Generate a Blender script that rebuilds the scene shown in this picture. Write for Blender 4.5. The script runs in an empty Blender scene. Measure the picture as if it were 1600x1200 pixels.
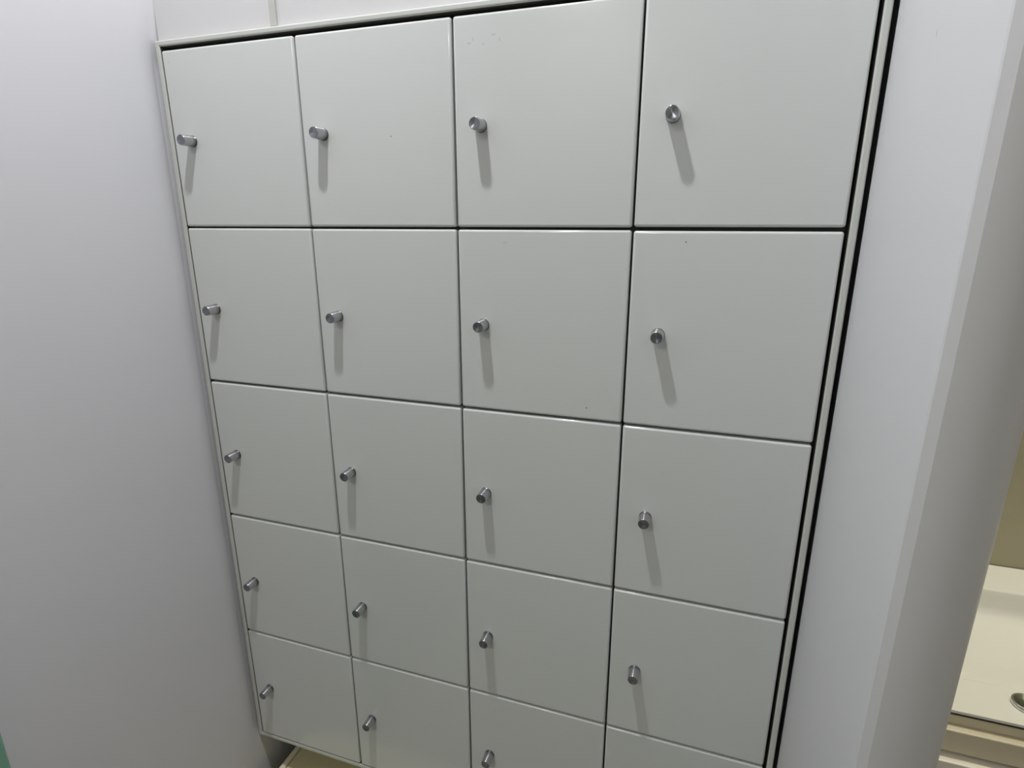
import bpy, bmesh, math, random
from mathutils import Matrix, Vector

# ------------------------------------------------------------------ camera
S = 0.8                      # metres per survey unit
ZTOP = 1.70                  # height of the top edge of the upper doors
SC = bpy.context.scene
COL = SC.collection


def W(X, Y, Z):
    """survey point (right, down from the door tops, into the wall) -> world metres"""
    return Vector((X * S, Z * S, ZTOP - Y * S))


cam = bpy.data.cameras.new('camera')
cam.lens = 896.444 / 1600 * 36
cam.sensor_width = 36
cam.clip_start = 0.02
co = bpy.data.objects.new('camera', cam)
COL.objects.link(co)
RR = ((0.9489058, 0.000541144, 0.315559012), (0.085743363, 0.961933191, -0.259485282),
      (-0.303687106, 0.27328418, 0.912737585))
rt = Vector((RR[0][0], RR[0][2], -RR[0][1]))
dn = Vector((RR[1][0], RR[1][2], -RR[1][1]))
fw = Vector((RR[2][0], RR[2][2], -RR[2][1]))
m = Matrix.Identity(4)
for i in range(3):
    m[i][0], m[i][1], m[i][2] = rt[i], -dn[i], -fw[i]
m.translation = W(1.0171, 0.3116, -0.9486)
co.matrix_world = m
SC.camera = co

# ------------------------------------------------------------------ world, view
w = bpy.data.worlds.new('world')
SC.world = w
w.use_nodes = True
w.node_tree.nodes['Background'].inputs[0].default_value = (0.8, 0.86, 1.0, 1)
w.node_tree.nodes['Background'].inputs[1].default_value = 0.02
SC.view_settings.view_transform = 'Standard'
SC.view_settings.look = 'None'
SC.view_settings.gamma = 1.0
SC.view_settings.use_curve_mapping = False
SC.view_settings.exposure = 0.0

KEY_W, ROOM_W, VANITY_W = 15.8, 14.5, 18.0      # lamp powers


# ------------------------------------------------------------------ materials
def mat(name, color, rough=0.5, metal=0.0, spec=0.5, noise=0.03, nscale=6.0, bump=0.0, bscale=300.0,
        specks=(), coat=0.0):
    mt = bpy.data.materials.new(name)
    mt.use_nodes = True
    nt = mt.node_tree
    N, L = nt.nodes, nt.links
    b = N['Principled BSDF']
    b.inputs['Roughness'].default_value = rough
    b.inputs['Metallic'].default_value = metal
    b.inputs['Specular IOR Level'].default_value = spec
    b.inputs['Coat Weight'].default_value = coat
    tc = N.new('ShaderNodeTexCoord')
    n = N.new('ShaderNodeTexNoise')
    n.inputs['Scale'].default_value = nscale
    n.inputs['Detail'].default_value = 4
    L.new(tc.outputs['Object'], n.inputs['Vector'])
    mx = N.new('ShaderNodeMix')
    mx.data_type = 'RGBA'
    mx.inputs[6].default_value = tuple(c * (1 - noise) for c in color) + (1,)
    mx.inputs[7].default_value = tuple(min(1, c * (1 + noise)) for c in color) + (1,)
    L.new(n.outputs['Fac'], mx.inputs[0])
    out = mx.outputs[2]
    for (p, r, c, amt) in specks:          # small marks of wear, local coordinates, radii per axis
        mp = N.new('ShaderNodeMapping')
        mp.vector_type = 'POINT'
        mp.inputs['Location'].default_value = tuple(-a / q for a, q in zip(p, r))
        mp.inputs['Scale'].default_value = tuple(1 / q for q in r)
        L.new(tc.outputs['Object'], mp.inputs['Vector'])
        ln = N.new('ShaderNodeVectorMath')
        ln.operation = 'LENGTH'
        L.new(mp.outputs[0], ln.inputs[0])
        mr = N.new('ShaderNodeMapRange')
        mr.inputs[1].default_value = 0.6
        mr.inputs[2].default_value = 1.0
        mr.inputs[3].default_value = amt
        mr.inputs[4].default_value = 0.0
        L.new(ln.outputs['Value'], mr.inputs[0])
        m2 = N.new('ShaderNodeMix')
        m2.data_type = 'RGBA'
        L.new(mr.outputs[0], m2.inputs[0])
        L.new(out, m2.inputs[6])
        m2.inputs[7].default_value = tuple(c) + (1,)
        out = m2.outputs[2]
    L.new(out, b.inputs['Base Color'])
    if bump:
        n2 = N.new('ShaderNodeTexNoise')
        n2.inputs['Scale'].default_value = bscale
        n2.inputs['Detail'].default_value = 2
        L.new(tc.outputs['Object'], n2.inputs['Vector'])
        bp = N.new('ShaderNodeBump')
        bp.inputs['Strength'].default_value = bump
        bp.inputs['Distance'].default_value = 0.001
        L.new(n2.outputs['Fac'], bp.inputs['Height'])
        L.new(bp.outputs[0], b.inputs['Normal'])
    return mt


def emit_mat(name, color, strength):
    mt = bpy.data.materials.new(name)
    mt.use_nodes = True
    b = mt.node_tree.nodes['Principled BSDF']
    b.inputs['Base Color'].default_value = (.9, .9, .9, 1)
    b.inputs['Emission Color'].default_value = tuple(color) + (1,)
    b.inputs['Emission Strength'].default_value = strength
    return mt


CREAM = (0.615, 0.635, 0.622)
DOOR = dict(color=CREAM, rough=0.11, spec=0.5, noise=0.02, nscale=3.0)
M_door = mat('cream_laminate', **DOOR)
M_frame = mat('cream_edge_band', (0.55, 0.562, 0.53), rough=0.35, noise=0.03, nscale=20)
M_inside = mat('locker_inside_gap_shade', (0.10, 0.10, 0.08), rough=0.6)  # shade of the door gaps put into the colour of the inner faces
M_wall = mat('white_wall_panel', (0.74, 0.735, 0.775), rough=0.42, noise=0.02, nscale=4, bump=0.05)
M_wallw = mat('white_upper_panel', (0.615, 0.605, 0.615), rough=0.4, noise=0.015, nscale=4)
M_part = mat('partition_laminate', (0.64, 0.642, 0.655), rough=0.40, noise=0.02, nscale=5, bump=0.04,
             specks=(((0.978, -0.14, 1.60), (0.004, .0012, .004), (.3, .3, .3), .6),))
M_fargrey = mat('grey_far_wall', (0.30, 0.29, 0.28), rough=0.5)
M_strip = mat('joint_strip', (0.50, 0.49, 0.47), rough=0.45, noise=0.03, nscale=30)
M_floor = mat('beige_vinyl_floor', (0.31, 0.295, 0.235), rough=0.45, noise=0.2, nscale=12)
M_ceil = mat('ceiling_board', (0.78, 0.78, 0.76), rough=0.8, bump=0.1, bscale=200)
M_tan = mat('tan_vanity_wall', (0.42, 0.39, 0.27), rough=0.4)
M_cer = mat('cream_basin_resin', (0.79, 0.78, 0.71), rough=0.12, noise=0.015, nscale=5, coat=0.4)
M_vtan = mat('tan_vanity_board', (0.62, 0.56, 0.42), rough=0.4)
M_vwhite = mat('cream_vanity_door', (0.80, 0.75, 0.66), rough=0.35)
M_seam = mat('dark_seam', (0.035, 0.028, 0.025), rough=0.5)
M_chrome = mat('chrome', (0.72, 0.73, 0.72), rough=0.12, metal=1.0, noise=0.02)
M_dish = mat('dull_grey_green_metal', (0.30, 0.32, 0.24), rough=0.25, metal=1.0, noise=0.1)
M_bin = mat('beige_bin_plastic', (0.66, 0.60, 0.36), rough=0.5, noise=0.08, nscale=60, bump=0.15)
M_binrim = mat('beige_bin_rim', (0.82, 0.77, 0.58), rough=0.45)
M_lampw = mat('white_lamp_ring', (0.8, 0.8, 0.8), rough=0.4)
M_ring = mat('dark_ring', (0.12, 0.12, 0.12), rough=0.3, metal=0.9)
M_green = mat('green_glass_edge', (0.22, 0.44, 0.33), rough=0.25, noise=0.1)

# brushed steel cylinder wall and lathe-turned end face


def turned(name, color, rough, aniso):
    mt = mat(name, color, rough=rough, metal=1.0, noise=0.03, nscale=150)
    nt = mt.node_tree
    b = nt.nodes['Principled BSDF']
    tg = nt.nodes.new('ShaderNodeTangent')
    tg.direction_type = 'RADIAL'
    tg.axis = 'Y'
    nt.links.new(tg.outputs[0], b.inputs['Tangent'])
    b.inputs['Anisotropic'].default_value = aniso
    b.inputs['Anisotropic Rotation'].default_value = 0.25
    return mt


M_steel = turned('knob_steel', (0.52, 0.525, 0.545), 0.25, 1.0)
M_face = turned('knob_turned_face_dimmed', (0.26, 0.275, 0.30), 0.27, 0.85)  # darker than the body: dim reflected room put into the colour


# ------------------------------------------------------------------ mesh helpers
def link(name, bm, mats, parent=None, smooth=False, loc=None):
    me = bpy.data.meshes.new(name)
    bm.normal_update()
    bm.to_mesh(me)
    bm.free()
    for mm in (mats if isinstance(mats, (list, tuple)) else [mats]):
        me.materials.append(mm)
    if smooth:
        for p in me.polygons:
            p.use_smooth = True
    o = bpy.data.objects.new(name, me)
    COL.objects.link(o)
    if parent:
        o.parent = parent
    if loc is not None:
        o.location = loc
    return o


def box(bm, x0, x1, y0, y1, z0, z1, mi=0):
    vs = [bm.verts.new((x, y, z)) for x in (x0, x1) for y in (y0, y1) for z in (z0, z1)]
    fs = []
    for q in ((0, 1, 3, 2), (4, 6, 7, 5), (0, 4, 5, 1), (2, 3, 7, 6), (0, 2, 6, 4), (1, 5, 7, 3)):
        f = bm.faces.new([vs[i] for i in q])
        f.material_index = mi
        fs.append(f)
    return vs, fs


def bevel_all(bm, r, seg=3):
    bmesh.ops.bevel(bm, geom=list(bm.edges), offset=r, segments=seg, profile=0.5, affect='EDGES')


def rbox(x0, x1, y0, y1, z0, z1, r=0.0015, seg=3):
    bm = bmesh.new()
    box(bm, x0, x1, y0, y1, z0, z1)
    bmesh.ops.recalc_face_normals(bm, faces=bm.faces)
    bevel_all(bm, r, seg)
    return bm


def prism(bm, pts, z0, z1, mi=0):
    a = [bm.verts.new((x, y, z0)) for x, y in pts]
    b = [bm.verts.new((x, y, z1)) for x, y in pts]
    n = len(pts)
    bm.faces.new(a[::-1]).material_index = mi
    bm.faces.new(b).material_index = mi
    for i in range(n):
        bm.faces.new((a[i], a[(i + 1) % n], b[(i + 1) % n], b[i])).material_index = mi
    bmesh.ops.recalc_face_normals(bm, faces=bm.faces)


def autosharp(bm, deg):
    for f in bm.faces:
        f.smooth = True
    for e in bm.edges:
        e.smooth = len(e.link_faces) == 2 and e.calc_face_angle(0) < math.radians(deg)


def lathe_y(bm, prof, n=48, mi=None):
    """profile of (radius, y) revolved about the local Y axis"""
    rings = []
    for r, y in prof:
        if r < 1e-7:
            rings.append([bm.verts.new((0, y, 0))])
        else:
            rings.append([bm.verts.new((r * math.cos(2 * math.pi * k / n), y, r * math.sin(2 * math.pi * k / n)))
                          for k in range(n)])
    for s, (a, b) in enumerate(zip(rings, rings[1:])):
        for k in range(n):
            k2 = (k + 1) % n
            if len(a) == 1 and len(b) == 1:
                continue
            if len(a) == 1:
                f = bm.faces.new((a[0], b[k], b[k2]))
            elif len(b) == 1:
                f = bm.faces.new((a[k], b[0], a[k2]))
            else:
                f = bm.faces.new((a[k], b[k], b[k2], a[k2]))
            if mi:
                f.material_index = mi[s]
            f.smooth = True
    bmesh.ops.recalc_face_normals(bm, faces=bm.faces)


def empty(name, label, cat, loc, group=None):
    o = bpy.data.objects.new(name, None)
    COL.objects.link(o)
    o.location = loc
    o.empty_display_size = 0.05
    o['label'] = label
    o['category'] = cat
    if group:
        o['group'] = group
    return o


def struct(o, label=None, cat=None):
    o['kind'] = 'structure'
    if label:
        o['label'] = label
    if cat:
        o['category'] = cat
    return o


# ------------------------------------------------------------------ the room
H = 2.70
XL = -0.0165 * S            # left wall face
XR = 1.2225 * S             # partition face towards the lockers
PE = -0.358 * S             # partition end (towards the camera)
XP = 1.3075 * S             # partition face towards the wash basin
CT, CB = -0.0175, 1.6375    # carcass outer top and bottom (survey units, down)

bm = bmesh.new(); box(bm, -2.2, 3.0, -3.2, 0.75, -0.1, 0.0)
struct(link('floor', bm, M_floor), 'beige vinyl floor', 'floor')
bm = bmesh.new(); box(bm, -2.2, 3.0, -3.2, 0.75, H, H + 0.1)
struct(link('ceiling', bm, M_ceil), 'white ceiling with round downlights', 'ceiling')
bm = bmesh.new()
zb, zt = ZTOP - CB * S, ZTOP - CT * S


def easing(t):
    t = min(1, max(0, t))
    return t * t * (3 - 2 * t)


rows = []
for z in [0, zb - .03] + [zb - .03 + .012 * k for k in range(1, 6)] + [zt - .07 + .012 * k for k in range(0, 13)] + [H]:
    g = .0062 * easing((z - zb + .03) / .05) * easing((zt + .06 - z) / .12)     # hollow added to shade a wall band beside the cabinet, fading beyond it
    rows.append([bm.verts.new((x, y, z)) for x, y in [(XL - 0.10, -1.45), (XL, -1.45), *[(XL - g * (k / 14) ** 2, -0.034 + 0.034 * k / 14) for k in range(15)],
                                                      (XL - g, 0.46), (XL - 0.10, 0.46)]])
for a, b in zip(rows, rows[1:]):
    for k in range(len(a)):
        bm.faces.new((a[k], a[(k + 1) % len(a)], b[(k + 1) % len(a)], b[k]))
bm.faces.new(rows[0][::-1])
bm.faces.new(rows[-1])
bmesh.ops.recalc_face_normals(bm, faces=bm.faces)
autosharp(bm, 14)
struct(link('wall_left', bm, M_wall), 'plain pale grey wall left of the lockers', 'wall')

# back wall: recess behind the lockers, flush bulkhead above them
bm = bmesh.new()
box(bm, XL - .0062, XR, 0.36, 0.46, 0, H)
box(bm, XL + .0003, XR, 0.010, 0.36, ZTOP - CT * S + 0.0015, H)
struct(link('wall_back', bm, M_wallw), 'white wall panel above the lockers', 'wall')

# narrow joint strip between two wall panels above the lockers
bm = rbox(0.2475 * S, 0.2615 * S, 0.0065, 0.0105, ZTOP - CT * S + 0.0015, H, 0.0012, 2)
struct(link('trim_1', bm, M_strip), 'narrow vertical joint strip on the white wall above the lockers', 'trim')

# partition with a chamfered near corner and a rounded far corner
pts = [(XR + .014, 0.46), (XR + .014, 0.0), (XR, 0.0), (XR, PE + 0.0055), (XR + 0.0010, PE + 0.0042), (XR + 0.0080, PE)]
ax, ay, bx_, by_ = XR + 0.0080, PE, XP - 0.001, PE + 0.030
for k in range(1, 17):                  # bullnose: cubic from the strip round to the far face
    t = k / 16
    c1x, c1y, c2x, c2y = ax + 0.026, ay - 0.0062, bx_, by_ - 0.033
    q = (1 - t) ** 3, 3 * t * (1 - t) ** 2, 3 * t * t * (1 - t), t ** 3
    pts.append((q[0] * ax + q[1] * c1x + q[2] * c2x + q[3] * bx_, q[0] * ay + q[1] * c1y + q[2] * c2y + q[3] * by_))
pts.append((bx_, 0.46))
bm = bmesh.new(); prism(bm, pts, 0, H); autosharp(bm, 14)
struct(link('wall_right', bm, M_part), 'white partition with a shaded rounded end right of the lockers', 'wall')

# wash area behind the partition
VB = 0.600 * S
bm = bmesh.new(); box(bm, XP, 2.9, VB, VB + 0.1, 0, H)
struct(link('wall_washroom', bm, M_tan), 'tan wall behind the wash basin', 'wall')
bm = bmesh.new(); box(bm, 2.8, 2.9, -1.03, VB, 0, H)
struct(link('wall_washroom_side', bm, M_wall))
bm = bmesh.new(); box(bm, 0.98, 2.9, -1.13, -1.03, 0, H)
struct(link('wall_front', bm, M_fargrey))
bm = bmesh.new(); box(bm, -2.2, 3.0, -3.2, -3.1, 0, H)
struct(link('wall_far', bm, M_wallw))
bm = bmesh.new(); box(bm, -2.2, -2.1, -3.1, 0.46, 0, H)
struct(link('wall_far_left', bm, M_fargrey))
bm = bmesh.new(); box(bm, 2.9, 3.0, -3.1, 0.75, 0, H)
struct(link('wall_far_right', bm, M_fargrey))


# ------------------------------------------------------------------ lamps
def downlight(x, y, power, color, size, label):
    e = empty('ceiling_light', label, 'light', (x, y, H), 'ceiling downlights')
    bm = bmesh.new()
    lathe_y(bm, [(size * .5 + .006, 0.001), (size * .5 + .03, 0.001), (size * .5 + .03, -.004), (size * .5 + .024, -.008),
                 (size * .5 + .006, -.008), (size * .5 + .006, 0.001)], 48)
    r = link('trim_ring', bm, M_lampw, e)
    r.rotation_euler = (math.pi / 2, 0, 0)
    bm = bmesh.new()
    lathe_y(bm, [(0, -.003), (size * .5 + .004, -.003), (size * .5 + .004, 0), (0, 0)], 48)
    d = link('diffuser', bm, emit_mat('lamp_diffuser', color, 6.0), e)
    d.rotation_euler = (math.pi / 2, 0, 0)
    la = bpy.data.lights.new('lamp', 'AREA')
    la.shape = 'DISK'
    la.size = size
    la.energy = power
    la.color = color
    lo = bpy.data.objects.new('lamp', la)
    COL.objects.link(lo)
    lo.parent = e
    lo.location = (0, 0, -0.012)
    return e


downlight(0.505 * S, -0.475 * S, KEY_W, (0.97, 0.988, 1.0), 0.062, 'small round ceiling downlight just in front of the lockers')
downlight(0.10, -2.50, ROOM_W, (1.0, 0.985, 0.90), 0.30, 'round ceiling downlight in the room behind the viewer')
downlight(1.60, 0.41, VANITY_W, (1.0, 0.96, 0.82), 0.12, 'warm round ceiling downlight over the wash basin')

# ------------------------------------------------------------------ locker cabinet
XS = [0.0, 0.2998, 0.6006, 0.902, 1.2]
YS = [0.0, 0.3236, 0.6504, 0.9783, 1.302, 1.6247]
FX0, FX1 = -0.0145, 1.2160        # carcass outer sides
FW = 0.0105                       # visible carcass edge
bank = empty('locker_cabinet', 'cream built-in locker cabinet of twenty small doors with steel knobs', 'lockers',
             W(0, CB, 0))
O = W(0, CB, 0)


def lx(v): return v * S - O.x


def lz(v): return ZTOP - v * S - O.z


D = 0.345
TH = 0.018
bm = bmesh.new()
# outer frame as one ring with front edges rounded
ox0, ox1, oz0, oz1 = lx(FX0), lx(FX1), lz(CB), lz(CT)
ix0, ix1, iz0, iz1 = lx(FX0 + FW), lx(FX1 - FW), lz(CB - 0.0108), lz(CT + 0.0100)
r = 0.0022


def ring(a0, a1, b0, b1, y): return [bm.verts.new(p) for p in ((a0, y, b0), (a1, y, b0), (a1, y, b1), (a0, y, b1))]


rings = [ring(ix0, ix1, iz0, iz1, D)]
for k in range(6):
    u, v = r * (1 - math.cos(k / 5 * math.pi / 2)), r * (1 - math.sin(k / 5 * math.pi / 2))
    rings.append(ring(ix0 - u, ix1 + u, iz0 - u, iz1 + u, v))
for k in range(6):
    u, v = r * (1 - math.sin(k / 5 * math.pi / 2)), r * (1 - math.cos(k / 5 * math.pi / 2))
    rings.append(ring(ox0 + u, ox1 - u, oz0 + u, oz1 - u, v))
rings.append(ring(ox0, ox1, oz0, oz1, D))
for q, (a, b) in enumerate(zip(rings, rings[1:])):
    for k in range(4):
        f = bm.faces.new((a[k], a[(k + 1) % 4], b[(k + 1) % 4], b[k]))
        f.material_index = 1 if q == 0 else 0
bm.faces.new(rings[-1])
bm.faces.new(rings[0][::-1])
bmesh.ops.recalc_face_normals(bm, faces=bm.faces)
link('frame', bm, [M_frame, M_inside], bank)
# inner dividers, one mesh each
for k in (1, 2, 3):
    bm = bmesh.new(); box(bm, lx(XS[k]) - .0075, lx(XS[k]) + .0075, TH + .002, D - .003, iz0 + .0005, iz1 - .0005)
    link('divider', bm, M_inside, bank)
for i in range(4):
    for k in (1, 2, 3, 4):
        a = (lx(XS[i]) + .008) if i else ix0 + .0005
        b = (lx(XS[i + 1]) - .008) if i < 3 else ix1 - .0005
        bm = bmesh.new(); box(bm, a, b, TH + .002, D - .003, lz(YS[k]) - .0075, lz(YS[k]) + .0075)
        link('shelf', bm, M_inside, bank)

KR = 0.0098 * S
KL = 0.0283 * S


def knob_bm():
    """steel cylinder knob: base ring, slightly tapered body, chamfered turned end face; points to -Y"""
    bm = bmesh.new()
    g = KR
    prof = [(0.0, 0.0), (g * 1.10, 0.0), (g * 1.10, -.0010), (g * 0.97, -.0013), (g * 0.97, -.0020), (g * 1.06, -.0023), (g * 1.03, -KL * .5),
            (g * 1.0, -KL + .0010), (g * .985, -KL + .0004), (g * .93, -KL), (g * .90, -KL), (g * .45, -KL + .0006), (0, -KL + .0012)]
    mi = [0, 2, 2, 2, 2, 0, 0, 0, 0, 1, 1, 1]
    lathe_y(bm, prof, 56, mi)
    return bm


KNOB_ME = None
GAPV = 0.0033
gap_row1 = [0.0030, 0.0038, 0.0042, 0.0058]
KX, KY = [0.045, 0.345, 0.648, 0.952], [0.162, 0.490, 0.820, 1.151, 1.468]
SPECK = {
    (2, 0): [((-0.097, 0, 0.096), (.0035, 9, .0014), (.33, .33, .35), .35), ((-0.092, 0, 0.100), (.0012, 9, .003), (.33, .33, .35), .3),
             ((-0.078, 0, 0.094), (.002, 9, .0012), (.33, .33, .35), .35), ((-0.064, 0, 0.103), (.004, 9, .0015), (.35, .35, .37), .3),
             ((-0.056, 0, 0.097), (.0014, 9, .003), (.33, .33, .35), .3)],
    (1, 0): [((0.025, 0, -0.008), (.0012, 9, .0012), (.1, .1, .1), .8)],
    (2, 1): [((0.070, 0, -0.112), (.0012, 9, .0012), (.08, .08, .08), .9), ((-0.05, 0, 0.112), (.004, 9, .0007), (.3, .3, .3), .4)],
    (3, 1): [((-0.054, 0, 0.1155), (.0011, 9, .0014), (.1, .1, .1), .8)],
    (0, 0): [((-0.108, 0, 0.112), (.0016, 9, .0012), (.4, .36, .3), .5)],
}
for i in range(4):
    for j in range(5):
        x0 = XS[i] + (GAPV / 2 if i else -0.0016)
        x1 = XS[i + 1] - (GAPV / 2 if i < 3 else 0.0)
        y0 = YS[j] + (0 if j == 0 else (gap_row1[i] if j == 1 else 0.0040) / 2)
        y1 = YS[j + 1] - (-0.0002 if j == 4 else (gap_row1[i] if j == 0 else 0.0040) / 2)
        cx, cz = (lx(x0) + lx(x1)) / 2, (lz(y0) + lz(y1)) / 2
        hw, hh = (lx(x1) - lx(x0)) / 2, (lz(y0) - lz(y1)) / 2
        bm = rbox(-hw, hw, 0, TH, -hh, hh, 0.0034, 5)
        mm = M_door
        if (i, j) in SPECK:
            mm = mat('cream_laminate_scuffed', specks=SPECK[(i, j)], **DOOR)
        d = link('door', bm, mm, bank, loc=(cx, 0, cz))
        for p in d.data.polygons:
            p.use_smooth = p.area < 2e-3
        kx, kz = lx(KX[i]) - cx, lz(KY[j]) - cz
        if KNOB_ME is None:
            k = link('knob', knob_bm(), [M_steel, M_face, M_ring], d, loc=(kx, 0, kz))
            KNOB_ME = k
        else:
            k = KNOB_ME.copy()
            COL.objects.link(k)
            k.parent = d
            k.location = (kx, 0, kz)

# ------------------------------------------------------------------ lidded bin under the lockers
BX, BZ = 0.027 * S, ZTOP - 1.745 * S
BY0, BY1, BW = -0.16 * S, 0.34, 0.50
bin_ = empty('bin', 'low beige lidded bin under the left end of the lockers', 'bin', (BX + BW / 2, (BY0 + BY1) / 2, 0))


def rrect(x0, x1, y0, y1, r, n=8):
    out = []
    for cx, cy, a0 in ((x1 - r, y1 - r, 0), (x0 + r, y1 - r, 90), (x0 + r, y0 + r, 180), (x1 - r, y0 + r, 270)):
        for k in range(n + 1):
            a = math.radians(a0 + 90 * k / n)
            out.append((cx + r * math.cos(a), cy + r * math.sin(a)))
    return out


def loft(bm, loops, cap0=True, cap1=True, mi=0):
    rs = [[bm.verts.new(p) for p in lp] for lp in loops]
    n = len(rs[0])
    for a, b in zip(rs, rs[1:]):
        for k in range(n):
            f = bm.faces.new((a[k], a[(k + 1) % n], b[(k + 1) % n], b[k]))
            f.material_index = mi
            f.smooth = True
    if cap0:
        bm.faces.new(rs[0][::-1])
    if cap1:
        bm.faces.new(rs[-1])
    bmesh.ops.recalc_face_normals(bm, faces=bm.faces)


cxb, cyb = bin_.location.x, bin_.location.y


def rl(inset, z, r=0.07):
    return [(x - cxb, y - cyb, z) for x, y in rrect(BX + inset, BX + BW - inset, BY0 + inset, BY1 - inset, max(.01, r - inset))]


bm = bmesh.new()
loft(bm, [rl(.03, 0), rl(.012, BZ - .04), rl(.012, BZ - .022)])
link('body', bm, M_bin, bin_)
bm = bmesh.new()
loft(bm, [rl(.0, BZ - .0215), rl(.0, BZ - .004), rl(.0012, BZ - .001), rl(.004, BZ), rl(.0125, BZ), rl(.0135, BZ - .003), rl(.0135, BZ - .0215)],
     cap0=False, cap1=False)
link('rim', bm, M_binrim, bin_)
bm = bmesh.new()
loft(bm, [rl(.0157, BZ - .012), rl(.0157, BZ - .0018), rl(.0170, BZ - .0006)])
link('lid', bm, M_bin, bin_)

# ------------------------------------------------------------------ wash basin on its vanity cabinet
CZ = ZTOP - 1.127 * S                    # counter top
CY0, CY1 = 0.053 * S, VB - 0.002
CX0, CX1 = XP + 0.002, 2.30
van = empty('vanity_cabinet', 'cream vanity cabinet under the wash basin behind the partition', 'cabinet', ((CX0 + CX1) / 2, (CY0 + CY1) / 2, 0))
vx, vy = van.location.x, van.location.y
bm = bmesh.new(); box(bm, CX0 - vx, CX1 - vx, CY0 + .012 - vy, CY1 - vy, 0.06, CZ - .16)
link('body', bm, M_vwhite, van)
bm = rbox(CX0 - vx, CX1 - vx, CY0 - .014 - vy, CY0 + .012 - vy, CZ - .058, CZ - .022, .002)
link('rail', bm, M_vtan, van)
for a, b in ((CX0, 1.55), (1.553, 1.93), (1.933, CX1)):
    bm = rbox(a - vx, b - vx, CY0 - .030 - vy, CY0 + .012 - vy, 0.07, CZ - .061, .002)
    link('door', bm, M_vwhite, van)

bas = empty('wash_basin', 'glossy cream wash basin half hidden behind the partition end', 'basin', ((CX0 + CX1) / 2, (CY0 + CY1) / 2, CZ - .021))
bx, by, bz = bas.location
# top slab with bowl
bm = bmesh.new()
n = 10
BXC0, BXC1, BYC0, BYC1 = 1.40 * S, 1.95, 0.142 * S, 0.483 * S
BD = 0.075


def lp(inset, z, rr):
    return [(x - bx, y - by, z - bz) for x, y in rrect(BXC0 + inset, BXC1 - inset, BYC0 + inset, BYC1 - inset, rr, n)]


loops = [lp(0, CZ, .05), lp(.0015, CZ - .0005, .049), lp(.003, CZ - .003, .048), lp(.005, CZ - .012, .047), lp(.008, CZ - .030, .045),
         lp(.012, CZ - .040, .043), lp(.020, CZ - .047, .04), lp(.034, CZ - .053, .036), lp(.07, CZ - .063, .03), lp(.105, CZ - .071, .02),
         lp(.120, CZ - BD, .01)]
rs = [[bm.verts.new(p) for p in l] for l in loops]
for a, b in zip(rs, rs[1:]):
    for k in range(len(a)):
        f = bm.faces.new((a[k], b[k], b[(k + 1) % len(a)], a[(k + 1) % len(a)]))
        f.smooth = True
bm.faces.new(rs[-1])
# counter plane around the bowl: project bowl rim to the outer rectangle
outer = []
nl = len(rs[0])
x0, x1, y0, y1 = CX0 - bx, CX1 - bx, CY0 - by, CY1 - by
mcx, mcy = (BXC0 + BXC1) / 2 - bx, (BYC0 + BYC1) / 2 - by
for v in rs[0]:
    dx, dy = v.co.x - mcx, v.co.y - mcy
    t = min([abs(((x1 if dx > 0 else x0) - mcx) / dx) if abs(dx) > 1e-6 else 9e9, abs(((y1 if dy > 0 else y0) - mcy) / dy) if abs(dy) > 1e-6 else 9e9])
    outer.append((mcx + dx * t, mcy + dy * t))
# make the four corners exact
for cxn, cyn in ((x0, y0), (x1, y0), (x1, y1), (x0, y1)):
    k = min(range(nl), key=lambda q: (outer[q][0] - cxn) ** 2 + (outer[q][1] - cyn) ** 2)
    outer[k] = (cxn, cyn)
ov = [bm.verts.new((x, y, CZ - bz)) for x, y in outer]
lv = [bm.verts.new((x, y, CZ - .004 - bz)) for x, y in outer]
for k in range(nl):
    k2 = (k + 1) % nl
    bm.faces.new((ov[k], ov[k2], rs[0][k2], rs[0][k]))
    bm.faces.new((lv[k], lv[k2], ov[k2], ov[k]))
bmesh.ops.recalc_face_normals(bm, faces=bm.faces)
link('bowl', bm, M_cer, bas)
bm = bmesh.new(); box(bm, x0, x1, y0 + .001, y0 + .010, CZ - .0075 - bz, CZ - .0042 - bz)
link('seam', bm, M_seam, bas)
bm = bmesh.new(); box(bm, x0, x1, y0, y0 + .018, CZ - .0215 - bz, CZ - .0077 - bz)
link('apron', bm, M_vtan, bas)
# round chrome fitting on the front ledge
DX, DY, DR = 1.6145 * S, 0.104 * S, 0.0185
bm = bmesh.new()
lathe_y(bm, [(0, -.0010), (DR * .30, -.0014), (DR * .60, -.0030), (DR * .82, -.0056), (DR * .90, -.0062), (DR * .97, -.0050), (DR, -.0020), (DR, 0), (0, 0)], 48,
        [0, 0, 0, 1, 1, 1, 1, 1])
o = link('cap', bm, [M_dish, M_chrome], bas)
o['label'] = 'round chrome cap'
o.rotation_euler = (-math.pi / 2, 0, 0)
o.location = (DX - bx, DY - by, CZ - bz)

# ------------------------------------------------------------------ glass door leaf folded against the left wall
GY = -0.500 * S
gd = empty('glass_door', 'green-edged glass panel standing against the left wall', 'glass panel', (0.0065, GY - .362, 0))
bm = rbox(-0.006, 0.006, -0.35, 0.35, 0.02, 1.05, .004, 4)
link('pane', bm, M_green, gd)
